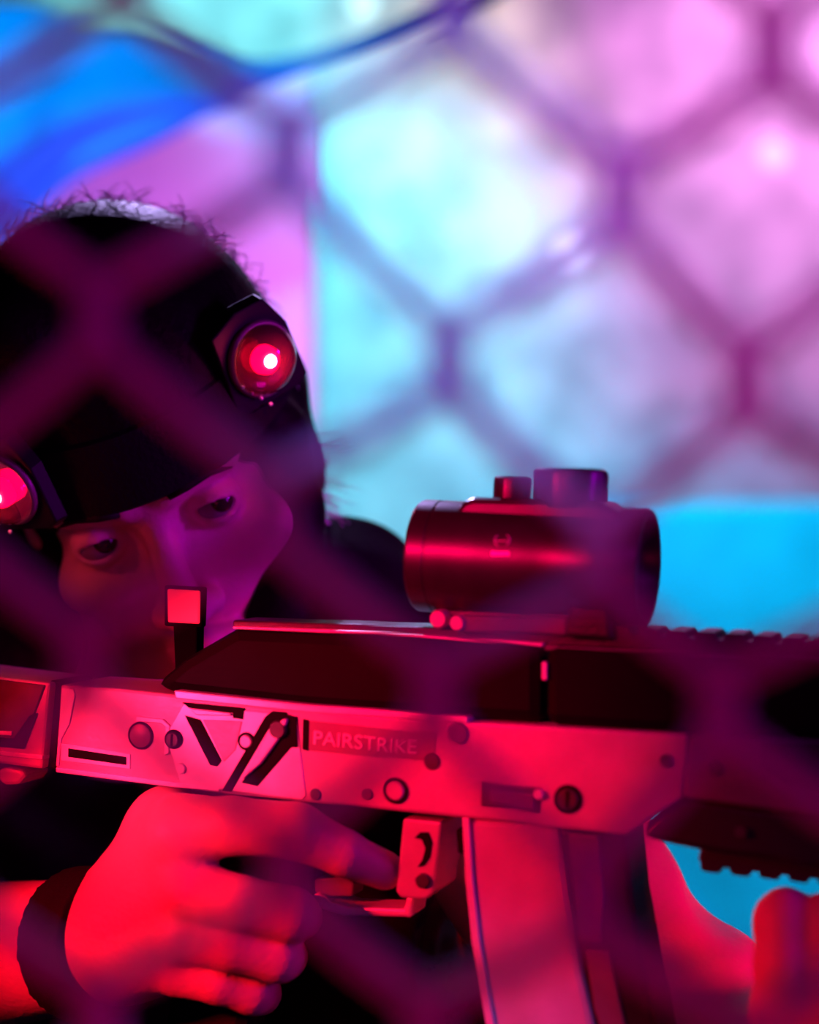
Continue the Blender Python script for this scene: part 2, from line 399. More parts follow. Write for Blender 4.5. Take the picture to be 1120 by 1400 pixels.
# front of the rifle
part('handguard', [(940, 1004), (1300, 1024), (1300, 1135), (1120, 1118), (935, 1092)], .001, -TH-.001, M['guard'], bevel=.002)
part('handguard_vent', [(1040, 1012), (1300, 1026), (1300, 1090), (1075, 1078), (1035, 1050)], .0016, -.004, M['black'], bevel=.0015)
part('lower_handguard', [(930, 1090), (1120, 1116), (1300, 1133), (1300, 1205), (1120, 1188), (960, 1164), (880, 1147), (885, 1128)], -.004, -TH+.004, M['black'], bevel=.003, n_ref=-.004)
lr = part('bottom_rail', [(958, 1158), (1300, 1196), (1300, 1220), (1115, 1202), (960, 1184), (954, 1175)], NC+.011, NC-.011, M['black'], bevel=.001, n_ref=NC+.011)
for i in range(8):
    x = 958+i*40; y = 1184+(x-960)*.112
    part('rail_tooth', [(x, y-4), (x+29, y), (x+28, y+8), (x+24, y+11), (x+4, y+8), (x, y+4)], NC+.011, NC-.011, M['black'], lr, .0004, NC+.011)
stud(1013, 1137, .0024, -.002, M['bronze'], rifle, 'screw')

# magazine: pale curved body, dark spine channel with an insert
mag = part('magazine', [(636, 1118), (765, 1130), (778, 1230), (795, 1330), (830, 1480), (700, 1500), (668, 1400), (650, 1290), (641, 1200)], -.003, -TH+.003, M['magz'], bevel=.003, n_ref=-.003)
part('magazine_edge_highlight', [(632, 1118), (641, 1119), (646, 1200), (656, 1290), (675, 1400), (706, 1500), (696, 1500), (664, 1400), (645, 1290), (636, 1200)], -.001, -TH+.001, M['edge'], mag, .0005, -.001)  # pale strip paints in the highlight down the magazine's edge
part('magazine_spine', [(765, 1132), (856, 1141), (864, 1230), (882, 1330), (912, 1480), (830, 1488), (797, 1330), (780, 1230)], -.0045, -TH+.0045, M['black'], mag, .002, -.0045)
part('spine_insert', [(778, 1138), (818, 1141), (828, 1225), (822, 1292), (792, 1290), (784, 1225)], -.003, -.02, M['guard'], mag, .001, -.003)
part('spine_insert', [(800, 1300), (832, 1302), (850, 1380), (864, 1440), (832, 1440), (812, 1380)], -.003, -.02, M['guard'], mag, .001, -.003)
part('magazine_latch', [(622, 1134), (640, 1136), (642, 1166), (626, 1168)], -.002, -.03, M['slot'], None, .001, -.002)

# trigger group
plate = part('latch_plate', [(551, 1119), (604, 1124), (598, 1180), (592, 1222), (582, 1230), (548, 1228), (541, 1220)], -.006, -TH+.006, M['metal'], bevel=.0012, n_ref=-.006)
part('latch_slot', [(566, 1146), (574, 1138), (586, 1138), (591, 1152), (588, 1172), (580, 1184), (570, 1186), (577, 1176), (581, 1160), (576, 1148)], -.0053, -.012, M['slot'], plate, .0004, -.0053)
u, w = G(578, 1204, -.005); bm = bmesh.new(); bm_lathe(bm, [(.007, .0034), (.0046, .0034), (.0043, .0028)], 'y', (u, 0, w), 20); build('latch_pin', bm, M['bronze'], plate)
part('trigger_guard', [(428, 1222), (436, 1220), (452, 1233), (475, 1240), (552, 1243), (556, 1226), (566, 1228), (562, 1255), (552, 1254), (470, 1252), (440, 1243), (428, 1232)], -.013, -.033, M['edge'], bevel=.0012, n_ref=-.013)
part('trigger', [(390, 1105), (425, 1110), (421, 1150), (430, 1185), (431, 1218), (420, 1226), (402, 1220), (392, 1180)], -.017, -.029, M['black'], bevel=.002, n_ref=-.017)
part('trigger_stop', [(430, 1202), (470, 1198), (484, 1208), (482, 1226), (452, 1226), (430, 1220)], -.016, -.03, M['guard'], bevel=.001, n_ref=-.016)
part('pistol_grip', [(238, 1080), (392, 1098), (388, 1180), (376, 1260), (352, 1360), (330, 1440), (215, 1430), (238, 1300), (248, 1200), (225, 1130)], -.010, -.036, M['black'], bevel=.007, n_ref=-.010)

# folding stock behind the hinge gap
stock = part('stock', [(-330, 890), (-60, 918), (69, 934), (58, 1052), (-60, 1036), (-330, 1010)], -.003, -TH+.003, M['metal'], bevel=.0015, n_ref=-.003)
part('stock_panel', [(-320, 895), (-60, 922), (62, 937), (48, 975), (28, 1016), (22, 1020), (-60, 1012), (-320, 990)], -.0022, -.01, M['bronze'], stock, .0008, -.0022)
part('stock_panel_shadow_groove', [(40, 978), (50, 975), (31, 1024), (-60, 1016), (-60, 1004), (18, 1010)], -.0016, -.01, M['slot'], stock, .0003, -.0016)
part('stock_rim', [(-60, 1020), (58, 1033), (58, 1039), (-60, 1027)], -.0018, -.01, M['edge'], stock, .0004, -.0018)
part('stock_strip', [(-60, 996), (16, 1000), (16, 1006), (-60, 1003)], -.0014, -.01, M['edge'], stock, .0004, -.0014)
part('stock_butt', [(-360, 870), (-328, 872), (-322, 1140), (-360, 1140)], -.002, -TH+.002, M['black'], stock, .003, -.002)
part('stock_hinge', [(68, 930), (83, 932), (76, 1052), (58, 1050)], -.008, -TH+.008, M['slot'], None, .001, -.008)
part('sling_button', [(-4, 1052), (8, 1049), (30, 1053), (36, 1061), (26, 1073), (6, 1074), (-4, 1066)], -.012, -.034, M['metal'], None, .002, -.012)

# red glowing square on a black post
rs = part('red_square_post', [(236, 850), (270, 852), (268, 945), (240, 945)], -.019, -.027, M['ink'], bevel=.001, n_ref=-.019)
part('red_square_housing', [(224, 800), (278, 803), (276, 858), (224, 856)], -.0185, -.0235, M['ink'], rs, .001, -.0185)
part('red_glow_square', [(228, 805), (273, 808), (272, 853), (229, 851)], -.0175, -.024, M['sight'], rs, .0008, -.0175)

# red dot sight
SN = -.023
def S(px, py): return G(px, py, SN)
uL, wL = S(577, 764); uR, wR = S(888, 772)
R0 = .0255
sw = (wL+wR)/2
ul = uR-uL
bm = bmesh.new()
bm_lathe(bm, [(uL, R0*.62), (uL, R0*.97), (uL+.0012, R0), (uL+.0085, R0), (uL+.0088, R0*.985), (uL+.0096, R0*.985), (uL+.0100, R0), (uL+ul*.52, R0), (uL+ul*.56, R0*.99), (uL+ul*.74, R0*.99), (uL+ul*.76, R0*1.01), (uR-.0012, R0*1.01), (uR, R0*.985), (uR, R0*.86), (uR-.016, R0*.82), (uR-.017, R0*.80)], 'x', (0, -SN, sw), 64)
scope = soft_edges(build('red_dot_sight', bm, M['gloss'], rifle), 30)
bm = bmesh.new(); bm_lathe(bm, [(uR-.0150, R0*.80), (uR-.0138, R0*.81), (uR-.0132, R0*.4)], 'x', (0, -SN, sw), 40)
soft_edges(build('front_lens', bm, M['lens'], scope))
bm = bmesh.new(); bm_lathe(bm, [(uL-.0002, R0*.60), (uL+.0004, R0*.62), (uL+.002, R0*.62)], 'x', (0, -SN, sw), 40)
soft_edges(build('eyepiece_lens', bm, M['lens'], scope))
def spart(name, pix, half, m, bevel=.001):
    bm = bmesh.new(); bm_prism(bm, [S(x, y) for x, y in pix], -SN-half, -SN+half)
    return build(name, bm, m, scope, bevel=bevel)
spart('turret_saddle', [(634, 700), (646, 684), (660, 680), (834, 684), (842, 692), (860, 700), (860, 730), (634, 730)], .0145, M['gloss'], .003)
def turret(px, ytop, ybot, r):
    u, w1 = S(px, ytop); _, w0 = S(px, ybot); bm = bmesh.new(); h = w1-w0
    bm_lathe(bm, [(w0-.003, r*.97), (w0+h*.1, r), (w0+h*.82, r), (w0+h*.94, r*.96), (w1, r*.86)], 'z', (u, -SN, 0), 48, knurl=.018)
    o = soft_edges(build('turret_cap', bm, M['gloss'], scope), 25)
    bm = bmesh.new()
turret(701, 652, 684, .0082); turret(781, 640, 686, .0163)
spart('mount_base', [(604, 832), (850, 838), (850, 868), (604, 858)], .012, M['gloss'])
spart('mount_clamp', [(640, 838), (790, 842), (788, 866), (640, 860)], .0165, M['guard'], .0015)
spart('mount_foot', [(792, 820), (842, 824), (850, 872), (786, 868)], .0175, M['black'], .002)
for x, y, r in ((617, 843, .0042), (642, 848, .0036)):
    u, w = S(x, y); bm = bmesh.new(); bm_lathe(bm, [(-SN+.017, r*.8), (-SN-.017, r), (-SN-.019, r*.8)], 'y', (u, 0, w), 20)
    soft_edges(build('clamp_screw', bm, M['metal'], scope))
# emblem: two curved horns with a bar, and a short line of lettering under it
def on_tube(px, py):
    """point on the near side of the sight's tube seen at px, py"""
    c = Vector((0, 0, CAMZ)); d = (P(px, py, 1)-c)
    inv = rifle.matrix_world.inverted(); c2 = inv @ c; d2 = inv.to_3x3() @ d
    oy, oz = c2.y+SN, c2.z-sw
    A_ = d2.y**2+d2.z**2; B_ = 2*(oy*d2.y+oz*d2.z); C_ = oy*oy+oz*oz-(R0+.0003)**2
    t = (-B_-math.sqrt(B_*B_-4*A_*C_))/(2*A_)
    return c2+d2*t
bpy.context.view_layer.update()
bm = bmesh.new()
TT = [-1.2, -.7, -.25, .25, .7, 1.2]
bm_tube(bm, [on_tube(683-7*math.cos(t), 739+7.5*math.sin(t)) for t in TT], .0003, 6)
bm_tube(bm, [on_tube(690+7*math.cos(t), 738+7.5*math.sin(t)) for t in TT], .0003, 6)
bm_tube(bm, [on_tube(x, 739.5) for x in (677, 682, 686, 691, 696)], .0003, 6)
build('emblem', bm, M['metal'], scope)
bm = bmesh.new()
for k in range(5):
    x = 673+k*5.2
    bm_tube(bm, [on_tube(x, 754), on_tube(x+.6, 760)], .0004, 6); bm_tube(bm, [on_tube(x, 755), on_tube(x+3, 755)], .0003, 6); bm_tube(bm, [on_tube(x, 759), on_tube(x+3, 759)], .0003, 6)
build('lettering', bm, M['edge'], scope)

# ================================================================ THE PLAYER
RX = Matrix.Rotation(math.radians(27), 3, 'X'); RY = Matrix.Rotation(math.radians(-19.5), 3, 'Y')
HR = (RY @ RX); HRn = np.array(HR)
EYE = P(215, 722, .872)
HO = EYE-HR @ Vector((0, -.085, 0))
def H(x, y, z): return HO+HR @ Vector((x, y, z))

PELV = Vector((-.16, 1.06, .88))
def arm_l(f, grow, k):
    f.cone(P(420, 845, 1.0), P(470, 850, .98), .050+grow, .050+grow, k)
SHL = P(462, 848, .985); ELL = P(1010, 1500, .80); WRL = P(1165, 1475, .70)
SHR = P(-190, 1010, 1.02); ELR = P(-330, 1360, .99); WRR = W(172, 1284, .004)

h = .0021
f = Field((-.40, .60, .96), (.30, 1.17, 1.64), h)
# cranium, face
f.ell(H(0, .008, .045), (.075, .096, .083), HRn)
f.ell(H(0, -.030, -.035), (.060, .056, .082), HRn, .02)
f.cone(H(-.014, -.066, -.103), H(.014, -.066, -.103), .017, .017, .02)
for s in (-1, 1):
    f.cone(H(s*.052, .0, -.065), H(s*.018, -.062, -.105), .016, .013, .02)
    f.ell(H(s*.043, -.062, -.028), (.022, .020, .018), HRn, .015)
    f.cone(H(s*.012, -.086, .020), H(s*.044, -.074, .022), .010, .009, .012)
for s in (-1, 1):
    f.ell(H(s*.032, -.096, -.002), (.018, .017, .013), HRn, .010, 'sub')
    f.ell(H(s*.032, -.0755, 0), (.0145, .0145, .0138), HRn, .004)
    f.ell(H(s*.032, -.092, -.0005), (.0135, .014, .0048), HRn, .002, 'sub')
f.cone(H(0, -.084, .006), H(0, -.106, -.038), .0070, .0100, .010)
f.ell(H(0, -.106, -.041), (.011, .011, .010), HRn, .008)
for s in (-1, 1):
    f.ell(H(s*.0125, -.095, -.044), (.0075, .010, .0075), HRn, .006)
    f.ell(H(s*.0065, -.104, -.0525), (.0035, .005, .004), HRn, .003, 'sub')
f.cone(H(-.019, -.082, -.073), H(0, -.0895, -.071), .0048, .0062, .006); f.cone(H(.019, -.082, -.073), H(0, -.0895, -.071), .0048, .0062, .006)
f.cone(H(-.016, -.081, -.081), H(.016, -.081, -.081), .0062, .0062, .006)
f.cone(H(-.021, -.089, -.0765), H(.021, -.089, -.0765), .0014, .0014, .003, 'sub')
for s in (-1, 1):
    f.ell(H(s*.078, .010, -.008), (.008, .018, .031), HRn, .006)
    f.ell(H(s*.085, .004, -.006), (.005, .010, .018), HRn, .004, 'sub')
# neck, trunk
f.cone(H(0, .025, -.06), Vector(P(190, 1120, 1.03)), .052, .060, .03)
f.cone(P(150, 1085, 1.04), P(440, 880, 1.01), .055, .050, .04)
f.cone(P(150, 1095, 1.04), SHR, .055, .05, .04)
f.ell(P(150, 1290, 1.06), (.150, .088, .17), None, .05)
# left arm
f.cone(P(420, 880, 1.0), SHL, .046, .046, .03)
f.cone(SHL, P(745, 1180, .90), .046, .054, .03); f.cone(P(745, 1180, .90), ELL, .054, .050, .02)
f.cone(ELL, P(1060, 1500, .76), .042, .038, .02); f.cone(P(1060, 1500, .76), WRL, .038, .028, .015)
f.ell(P(965, 1350, .835), (.030, .034, .030), None, .012)
f.cone(P(860, 1290, .792), P(1010, 1268, .800), .005, .006, .012, 'sub'); f.ell(P(992, 1226, .83), (.013, .05, .013), None, .016, 'sub')
# right arm
f.cone(SHR, ELR, .05, .043, .03); f.cone(ELR, P(-110, 1318, .93), .042, .043, .02); f.cone(P(-110, 1318, .93), WRR, .043, .028, .015)
# right hand: palm and metacarpals, four fingers, thumb
def chain(pts, k=.006):
    for (a, ra), (b, rb) in zip(pts[:-1], pts[1:]): f.cone(a, b, ra, rb, k)
MC = [(W(248, 1140, .016), .0140), (W(254, 1216, .021), .0140), (W(252, 1278, .019), .0130), (W(246, 1328, .013), .0115)]
for p, r in MC: f.cone(WRR, p, .024, r*.92, .010)
f.ell(W(195, 1238, .008), (.026, .016, .032), None, .012)
f.ell(W(250, 1216, .027), (.009, .009, .008), None, .006); f.ell(W(246, 1142, .023), (.010, .008, .008), None, .006); f.ell(W(248, 1278, .024), (.008, .008, .007), None, .006)
chain([MC[0], (W(318, 1128, .018), .0128), (W(405, 1136, .015), .0124), (W(470, 1166, .004), .0100), (W(526, 1190, -.012), .0088)], .003)
chain([MC[1], (W(330, 1236, .022), .0122), (W(398, 1250, .012), .0122), (W(408, 1252, -.012), .0108), (W(370, 1246, -.038), .0100), (W(315, 1230, -.046), .009)], .0025)
chain([MC[2], (W(318, 1291, .019), .0116), (W(380, 1308, .009), .0114), (W(388, 1308, -.014), .0106), (W(350, 1300, -.038), .0098), (W(300, 1292, -.045), .0086)], .0025)
chain([MC[3], (W(300, 1341, .012), .0104), (W(346, 1356, .004), .0102), (W(356, 1358, -.014), .0095), (W(320, 1352, -.036), .0086), (W(280, 1345, -.044), .0076)], .0025)
f.cone(W(158, 1238, -.006), W(232, 1130, -.008), .019, .015, .012)
f.cone(MC[0][0], W(228, 1132, -.006), .014, .016, .015)
chain([(W(228, 1132, -.008), .016), (W(252, 1128, -.044), .0125), (W(320, 1132, -.052), .0115), (W(372, 1140, -.052), .0095)], .008)
# left hand under the front of the rifle, finger tips turned up on the near side
def w2(x, y, n): return W(x, y, n)
palm = w2(1195, 1440, -.02)
f.cone(WRL, palm, .028, .024, .015)
LM = [w2(1085, 1385, -.004), w2(1160, 1380, -.004), w2(1235, 1378, -.006), w2(1305, 1380, -.008)]
for i, b_ in enumerate(LM):
    f.cone(WRL if i < 2 else palm, b_, .026, .0150, .014); f.cone(palm, b_, .022, .0145, .014)
for i, (x, r) in enumerate(((1076, .0128), (1150, .0130), (1224, .0130), (1296, .0125))):
    chain([(LM[i], .0145), (w2(x+2, 1320, .004), r), (w2(x, 1262, -.002), r*.97), (w2(x, 1250, -.016), r*.9)], .006)
chain([(palm, .02), (w2(1200, 1330, -.055), .014), (w2(1240, 1250, -.066), .0115), (w2(1280, 1190, -.066), .0095)], .01)
body = link('person', f.mesh('person'), M['skin'], None, True)
del f
tag(body, 'person in black clothes aiming the rifle, dark hair under a sensor headband', 'person')

# eyes, brows, lips
for s in (-1, 1):
    bm = bmesh.new(); bmesh.ops.create_uvsphere(bm, u_segments=24, v_segments=16, radius=.0125)
    c = H(s*.032, -.0755, 0); bmesh.ops.translate(bm, verts=bm.verts, vec=c)
    e = build('eye', bm, M['eye'], body, True)
    look = (Vector((0, 0, CAMZ))-c).normalized(); look = (look+Vector((.35, 0, 0))).normalized()
    bm = bmesh.new(); bmesh.ops.create_uvsphere(bm, u_segments=20, v_segments=12, radius=.0066)
    for v in bm.verts: v.co = v.co-look*(v.co.dot(look))*.55
    bmesh.ops.translate(bm, verts=bm.verts, vec=c+look*.0104)
    build('iris', bm, M['iris'], e, True)
    bm = bmesh.new()
    bm_tube(bm, [H(s*.013, -.0965, .0190), H(s*.024, -.0945, .0210), H(s*.036, -.0885, .0215), H(s*.047, -.0795, .0165)], [.0016, .0026, .0024, .0010], 8)
    build('eyebrow', bm, M['brow'], body, True)

# hair: cap over the skull and long falls behind the ears
fh = Field((-.36, .72, 1.02), (.12, 1.20, 1.66), .003)
fh.ell(H(0, .012, .050), (.088, .104, .095), HRn)
fh.ell(H(0, -.10, -.085), (.085, .095, .128), HRn, .01, 'sub')
fh.cone(H(.070, .030, .01), P(382, 640, .96), .026, .021, .02); fh.cone(P(382, 640, .96), P(380, 790, .97), .021, .026, .02)
fh.cone(P(380, 790, .97), P(350, 900, .96), .026, .018, .02)
fh.cone(P(388, 590, .93), P(395, 700, .925), .014, .0165, .015); fh.cone(P(395, 700, .925), P(382, 860, .925), .0165, .024, .015)
fh.cone(H(-.070, .030, .01), H(-.085, .030, -.07), .034, .036, .02); fh.cone(H(-.085, .030, -.07), P(-20, 900, .97), .036, .045, .02); fh.cone(P(-20, 900, .97), P(-30, 1050, .97), .045, .03, .02)
fh.cone(H(0, .09, .0), H(0, .085, -.12), .06, .05, .03)
fh.cone(H(-.03, -.06, .115), H(-.07, -.01, .09), .02, .02, .02)
hair = link('hair', fh.mesh('hair'), M['hair'], body, True); del fh
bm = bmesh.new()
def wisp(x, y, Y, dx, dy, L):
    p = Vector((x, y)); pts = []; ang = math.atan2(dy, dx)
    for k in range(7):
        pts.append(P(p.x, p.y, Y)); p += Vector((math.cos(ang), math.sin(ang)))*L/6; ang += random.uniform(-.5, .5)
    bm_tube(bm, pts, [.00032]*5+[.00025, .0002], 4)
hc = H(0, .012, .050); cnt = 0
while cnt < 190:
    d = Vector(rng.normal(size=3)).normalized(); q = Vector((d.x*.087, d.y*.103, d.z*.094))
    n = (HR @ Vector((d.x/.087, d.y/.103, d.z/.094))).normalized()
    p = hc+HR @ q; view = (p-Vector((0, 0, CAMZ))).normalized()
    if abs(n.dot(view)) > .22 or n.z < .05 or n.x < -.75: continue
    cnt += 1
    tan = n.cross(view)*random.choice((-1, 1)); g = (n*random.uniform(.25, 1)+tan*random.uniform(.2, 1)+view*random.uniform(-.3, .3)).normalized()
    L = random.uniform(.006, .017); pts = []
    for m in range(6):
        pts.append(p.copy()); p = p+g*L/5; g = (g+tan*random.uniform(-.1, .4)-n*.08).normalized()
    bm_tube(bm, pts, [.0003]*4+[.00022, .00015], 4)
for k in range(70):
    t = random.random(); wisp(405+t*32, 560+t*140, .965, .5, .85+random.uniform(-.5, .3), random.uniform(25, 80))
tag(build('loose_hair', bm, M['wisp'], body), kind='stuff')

# black shirt (short sleeves), trousers, shoes, wristband
fs = Field((-.45, .72, .80), (.16, 1.25, 1.46), .0035)
fs.cone(P(150, 1085, 1.04), P(440, 880, 1.01), .063, .056, .04); fs.cone(P(150, 1095, 1.04), SHR, .063, .056, .04)
fs.ell(P(150, 1290, 1.06), (.160, .100, .18), None, .05)
fs.cone(P(150, 1290, 1.06), PELV, .125, .135, .06)
fs.cone(P(420, 880, 1.0), SHL, .053, .052, .03); fs.cone(SHL, P(640, 1090, .93), .052, .056, .03)
fs.cone(P(330, 1100, 1.0), P(560, 1420, 1.0), .06, .07, .05); fs.cone(P(330, 1100, 1.0), P(520, 980, .975), .05, .04, .05)
fs.cone(SHR, P(-280, 1230, 1.0), .056, .056, .03)
fs.ell(P(190, 985, .985), (.055, .055, .036), None, .02, 'sub')
X, Y, Z = [(fs.lo[i]+fs.h*np.arange(fs.n[i], dtype=np.float32)).reshape([-1 if j == i else 1 for j in range(3)]) for i in range(3)]
fs.f += (.0022*np.sin(70*X+35*Z+6*np.sin(22*Y+9*Z))+.0016*np.sin(120*Z-50*X+5*np.sin(30*X))).astype(np.float32)*(fs.f < .5)
cutp = P(640, 1090, .93); d_ = (P(640, 1090, .93)-SHL).normalized()
shirt = link('shirt', fs.mesh('shirt'), M['shirt'], body, True); del fs
ft = Field((-.42, .85, -.02), (.12, 1.25, 1.0), .006)
ft.ell(PELV, (.155, .12, .11), None, .04)
for s in (-1, 1):
    kn = PELV+Vector((s*.10, .01 if s < 0 else -.04, -.42)); an = Vector((PELV.x+s*.13, 1.06, .10))
    ft.cone(PELV+Vector((s*.075, 0, -.03)), kn, .088, .062, .04); ft.cone(kn, an, .062, .055, .03)
link('trousers', ft.mesh('trousers'), M['trouser'], body, True); del ft
for s in (-1, 1):
    fo = Field((PELV.x+s*.13-.09, .80, -.02), (PELV.x+s*.13+.09, 1.20, .16), .005)
    fo.cone((PELV.x+s*.13, 1.09, .05), (PELV.x+s*.14, .92, .035), .046, .04, .02); fo.cone((PELV.x+s*.13, 1.07, .10), (PELV.x+s*.13, 1.07, .06), .05, .05, .02)
    fo.cut((0, 0, .001), (0, 0, -1))
    link('shoe', fo.mesh('shoe'), M['shoe'], body, True); del fo
axd = (WRR-P(-110, 1318, .93)).normalized()
fw = Field(WRR-axd*.03-Vector((.07,)*3), WRR+Vector((.07,)*3), .002)
fw.cone(WRR-axd*.040, WRR-axd*.006, .0375, .0345, .004); fw.cut(WRR-axd*.004, axd); fw.cut(WRR-axd*.036, -axd)
link('wristband', fw.mesh('wristband'), M['band'], body, True); del fw
# glossy sensor on the vest, seen left of the magazine
cs = P(622, 1310, .90)
fv = Field(cs-Vector((.09,)*3), cs+Vector((.09,)*3), .0025)
fv.ell(cs, (.026, .018, .042), None); fv.cone(cs+Vector((.008, .015, -.05)), cs+Vector((.004, .015, .045)), .02, .02, .015)
link('vest_sensor', fv.mesh('vest_sensor'), M['sensor'], body, True); del fv

# ================================================================ HEADBAND
hb = empty('sensor_headband', Matrix.Translation(HO))
tag(hb, 'black headband with glowing red domed sensors worn around the dark hair', 'headband')
inv = Matrix.Translation(-HO)
bm = bmesh.new(); NB = 72; rings = []
for i in range(NB):
    a = 2*PI*i/NB; rx, ry = .0905, .1075
    z0, z1 = .024, .064
    c, s = math.cos(a), math.sin(a)
    tilt = .004*s
    prof = [(0, z0), (.0025, z0+.002), (.0025, z1-.002), (0, z1), (-.006, z1), (-.006, z0)]
    rings.append([bm.verts.new(HR @ Vector(((rx+o-max(0, z-.05)*.35)*c, .010+(ry+o-max(0, z-.05)*.5)*s, z+tilt))) for o, z in prof])
for i in range(NB):
    for k in range(6):
        bm.faces.new((rings[i][k], rings[i][(k+1) % 6], rings[(i+1) % NB][(k+1) % 6], rings[(i+1) % NB][k]))
soft_edges(build('band', bm, M['band'], hb), 50)
def pod(center, normal, up, rad, plate_px):
    """domed sensor: black bracket plate, clear red dome with rim, glowing led, row of contacts"""
    n = normal.normalized(); r = up.cross(n).normalized() ; u_ = n.cross(r)
    m3 = Matrix((r, u_, n)).transposed().to_4x4(); m3.translation = center-HO
    bm = bmesh.new()
    pts = [(-1.25, -1.30), (.95, -1.35), (1.30, -1.15), (1.18, .55), (.70, 1.50), (-.3, 1.55), (-1.25, 1.2)]
    a = [bm.verts.new((x*rad, y*rad, 0)) for x, y in pts]; b = [bm.verts.new((x*rad*1.05, y*rad*1.05, -.009)) for x, y in pts]
    bm.faces.new(a); bm.faces.new(b[::-1])
    for i in range(len(pts)):
        bm.faces.new((a[i], b[i], b[(i+1) % len(pts)], a[(i+1) % len(pts)]))
    bm.transform(m3); p = build('sensor_housing', bm, M['plastic'], hb, bevel=.001)
    bm = bmesh.new(); bm_lathe(bm, [(0, rad), (.003, rad*1.0), (.008, rad*.93), (.0125, rad*.72), (.0155, rad*.42), (.0165, rad*.1)], 'z', (0, 0, 0), 40)
    bm.transform(m3); soft_edges(build('dome', bm, M['dome'], p), 60)
    bm = bmesh.new(); bm_lathe(bm, [(.0, rad*.90), (.0, rad*1.08), (.002, rad*1.10), (.0035, rad*1.04), (.0035, rad*.98)], 'z', (0, 0, 0), 40)
    for fc in [q for q in bm.faces if len(q.verts) > 8]: bm.faces.remove(fc)
    bm.transform(m3); soft_edges(build('dome_rim', bm, M['plate'], p), 60)
    bm = bmesh.new(); bm_lathe(bm, [(.001, .0062), (.004, .0062), (.0062, .0045), (.0070, .0018)], 'z', (0, 0, 0), 24)
    bm.transform(m3); soft_edges(build('led', bm, M['led'], p), 60)
    bm = bmesh.new(); bm_lathe(bm, [(.0060, .0030), (.0078, .0028), (.0092, .0014)], 'z', (0, 0, 0), 16)
    bm.transform(m3); soft_edges(build('led_core', bm, M['ledcore'], p), 60)
    bm = bmesh.new()
    for k in range(4):
        bmesh.ops.create_icosphere(bm, subdivisions=2, radius=.0011, matrix=Matrix.Translation((-rad*(.95-.22*k), -rad*(.35+.30*k), .004)))
    bm.transform(m3); build('contact_studs', bm, M['edge'], p, True)
    li = bpy.data.lights.new('led_glow', 'POINT'); li.color = (1, .03, .10); li.energy = .06; li.shadow_soft_size = .004
    lo = bpy.data.objects.new('led_glow', li); C.objects.link(lo); lo.location = center+n*.030
upv = HR @ Vector((0, 0, 1))
pod(P(356, 490, .868), HR @ Vector((.50, -.80, -.05)), upv, .0185, None)
pod(P(8, 668, .850), HR @ Vector((-.55, -.80, .05)), upv, .0180, None)

# ================================================================ THE NET close to the camera
NY = .35
KN = {}
def base(i, j):
    return (150+226*i-10*j, 430+i*7+480*j+(-228 if i % 2 else 0)+(20 if i > 2 else 0))
traced = {(1, 0): (390, 202), (1, 1): (372, 690), (1, 2): (390, 1185), (3, 0): (850, 268), (3, 1): (822, 758), (3, 2): (800, 1228),
          (0, 0): (135, 430), (0, 1): (118, 900), (2, -1): (620, 15), (2, 0): (613, 490), (2, 1): (592, 945), (4, -1): (1055, 70), (4, 0): (1020, 520), (4, 1): (985, 962)}
for i in range(-8, 15):
    for j in range(-4, 20):
        x, y = traced.get((i, j), base(i, j)); KN[(i, j)] = (x, y)
NET0 = P(560, 700, NY)
net = empty('cord_net', Matrix.Translation(NET0))
tag(net, 'diamond mesh cord net hanging out of focus close in front of the rifle', 'net')
def netp(x, y): 
    return P(x, y, NY)-NET0+Vector((0, .006*math.sin(x*.006)*math.cos(y*.004), 0))
bmn = bmesh.new(); HK = 36; RR = .0033
def strand(a, b):
    pts = []
    for k in range(7):
        t = k/6; x = a[0]+(b[0]-a[0])*t; y = a[1]+(b[1]-a[1])*t+7*math.sin(t*PI)
        pts.append(netp(x, y))
    bm_tube(bmn, pts, RR, 8)
for (i, j), (x, y) in KN.items():
    jd = j if i % 2 else j+1          # the knots one step down on both sides
    for di in (-1, 1):
        q = (i+di, jd)
        if q in KN: strand((x, y+HK), (KN[q][0], KN[q][1]-HK))
bmx = bmn
for (i, j), (x, y) in KN.items():
    seen = -1 <= i <= 5 and -1 <= j <= 2
    bm = bmesh.new() if seen else bmx
    for s in (-1, 1):
        bm_tube(bm, [netp(x+s*12*math.cos(k/10*PI*2), y-HK-4+(2*HK+8)*k/10)+Vector((0, s*.0016*math.sin(k/10*PI*2), 0)) for k in range(11)], RR, 8)
    if seen: build('knot', bm, M['rope'], net, True)

build('cord_mesh', bmn, M['rope'], net, True)

# ================================================================ LIGHT
def spot(name, loc, target, col, energy, deg, blend=.6, size=.05):
    li = bpy.data.lights.new(name, 'SPOT'); li.color = col; li.energy = energy; li.spot_size = math.radians(deg); li.spot_blend = blend; li.shadow_soft_size = size
    o = bpy.data.objects.new(name, li); C.objects.link(o); o.location = loc
    o.rotation_euler = (Vector(target)-Vector(loc)).to_track_quat('-Z', 'Y').to_euler()
    return o
def area(name, loc, target, col, energy, sx, sy=None):
    li = bpy.data.lights.new(name, 'AREA'); li.color = col; li.energy = energy; li.size = sx
    if sy: li.shape = 'RECTANGLE'; li.size_y = sy
    o = bpy.data.objects.new(name, li); C.objects.link(o); o.location = loc
    o.rotation_euler = (Vector(target)-Vector(loc)).to_track_quat('-Z', 'Y').to_euler()
    return o
WY = 3.19
spot('cyan_wash', (.0, 2.3, 2.7), P(460, 600, WY), (.0, .70, 1), 230, 56, .9, .1)
spot('white_wash', (.15, 2.7, 2.8), P(620, 170, WY), (1, .8, .68), 60, 44, 1, .1)
spot('pink_wash', (1.1, 2.3, 2.6), P(1080, 190, WY), (1, .32, .90), 165, 62, .9, .1)
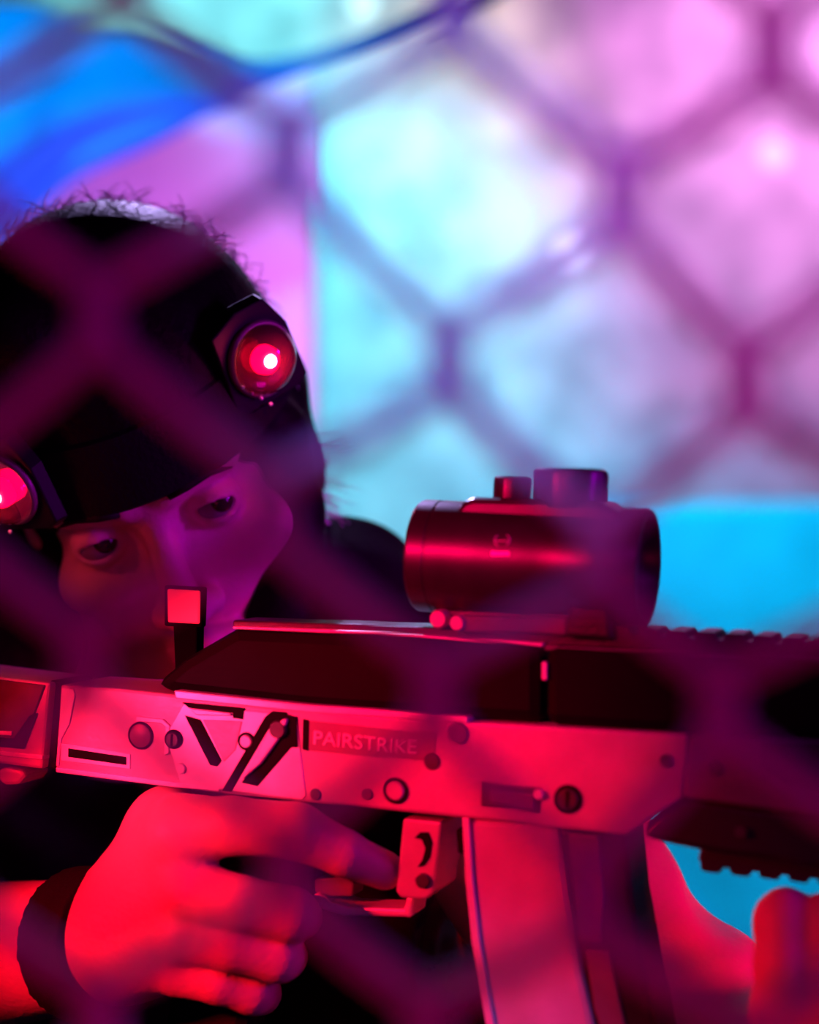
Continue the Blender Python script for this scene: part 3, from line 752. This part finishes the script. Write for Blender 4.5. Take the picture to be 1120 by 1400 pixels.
spot('low_white_wash', (.0, 2.95, .6), P(510, 720, WY), (.9, 1, 1), 22, 40, 1, .1)
spot('aqua_top_wash', (-.42, 2.7, 2.9), P(300, 0, WY), (.25, .95, 1), 90, 70, 1, .1)
spot('violet_wash', (-.6, 1.6, .7), P(230, 230, 2.5), (.52, .17, 1), 115, 40, .8, .1)
spot('pink_partition_wash', (-.1, 1.6, .7), P(390, 380, 2.5), (1, .10, .62), 75, 26, .9, .1)
spot('barrier_wash', (.70, 1.5, 1.9), P(980, 1000, 2.75), (.0, .68, 1), 88, 52, .7, .1)
spot('blue_drape_light', (-.9, 1.2, 2.3), P(120, 150, 2.2), (.0, .50, 1), 70, 40, .8, .05)
spot('hair_rim_light', (-.25, 2.1, 2.3), P(200, 380, .97), (.55, .4, 1), 110, 14, .6, .03)
spot('red_key', (-.50, .48, 1.42), W(390, 1270, 0), (1, .002, .025), 32, 37, .55, .03)
spot('red_arm_fill', (.50, .58, 1.20), P(950, 1290, .84), (1, .0, .02), 14, 34, .5, .03)  # added spot, only to redden the arm and hand under the rifle
spot('sight_highlight_fill', (-.30, .36, 1.50), W(640, 790, -.02), (1, .0, .08), 16, 26, .8, .04)  # added narrow spot for the highlight along the sight's tube
spot('pink_key', (-.46, .46, 1.36), W(240, 1015, 0), (1, .08, .40), 5, 17, .9, .02)
spot('purple_side', (.62, .66, 1.56), P(330, 740, .9), (.6, 0, 1), 12, 22, .6, .06)
area('purple_spill', (.7, .45, 1.40), W(800, 1100, 0), (.6, 0, 1), 1.3, .2)
spot('net_light', (.05, .02, 1.74), P(560, 700, .35), (.65, .0, .7), 1.7, 80, .8, .05)
spot('net_blue_tint', (.0, .0, 1.78), P(600, 330, .35), (.12, .16, 1), 15, 13, .9, .01)  # added spot, tints the middle of the net blue
spot('net_magenta_tint', (.1, .0, 1.78), P(960, 280, .35), (.8, .05, .75), 9, 13, .9, .01)  # added spot, tints the right side of the net magenta
spot('net_light_low', (-.05, .02, 1.10), P(560, 800, .35), (1, .0, .10), 2.2, 60, .8, .05)
w_ = bpy.data.worlds.new('dark'); bpy.context.scene.world = w_; w_.use_nodes = True
w_.node_tree.nodes['Background'].inputs['Color'].default_value = (.02, .01, .04, 1); w_.node_tree.nodes['Background'].inputs['Strength'].default_value = .05

# ================================================================ CAMERA
cd = bpy.data.cameras.new('camera'); cam = bpy.data.objects.new('camera', cd); C.objects.link(cam)
cam.location = (0, 0, CAMZ); cam.rotation_euler = (PI/2, 0, 0)
cd.sensor_fit = 'HORIZONTAL'; cd.sensor_width = 36; cd.lens = 36*F/1120
cd.clip_start = .02
cd.dof.use_dof = True; cd.dof.focus_distance = .815; cd.dof.aperture_fstop = 3.7
sc = bpy.context.scene; sc.camera = cam
vs = sc.view_settings; vs.view_transform = 'Standard'; vs.look = 'None'; vs.gamma = 1; vs.exposure = 0; vs.use_curve_mapping = False
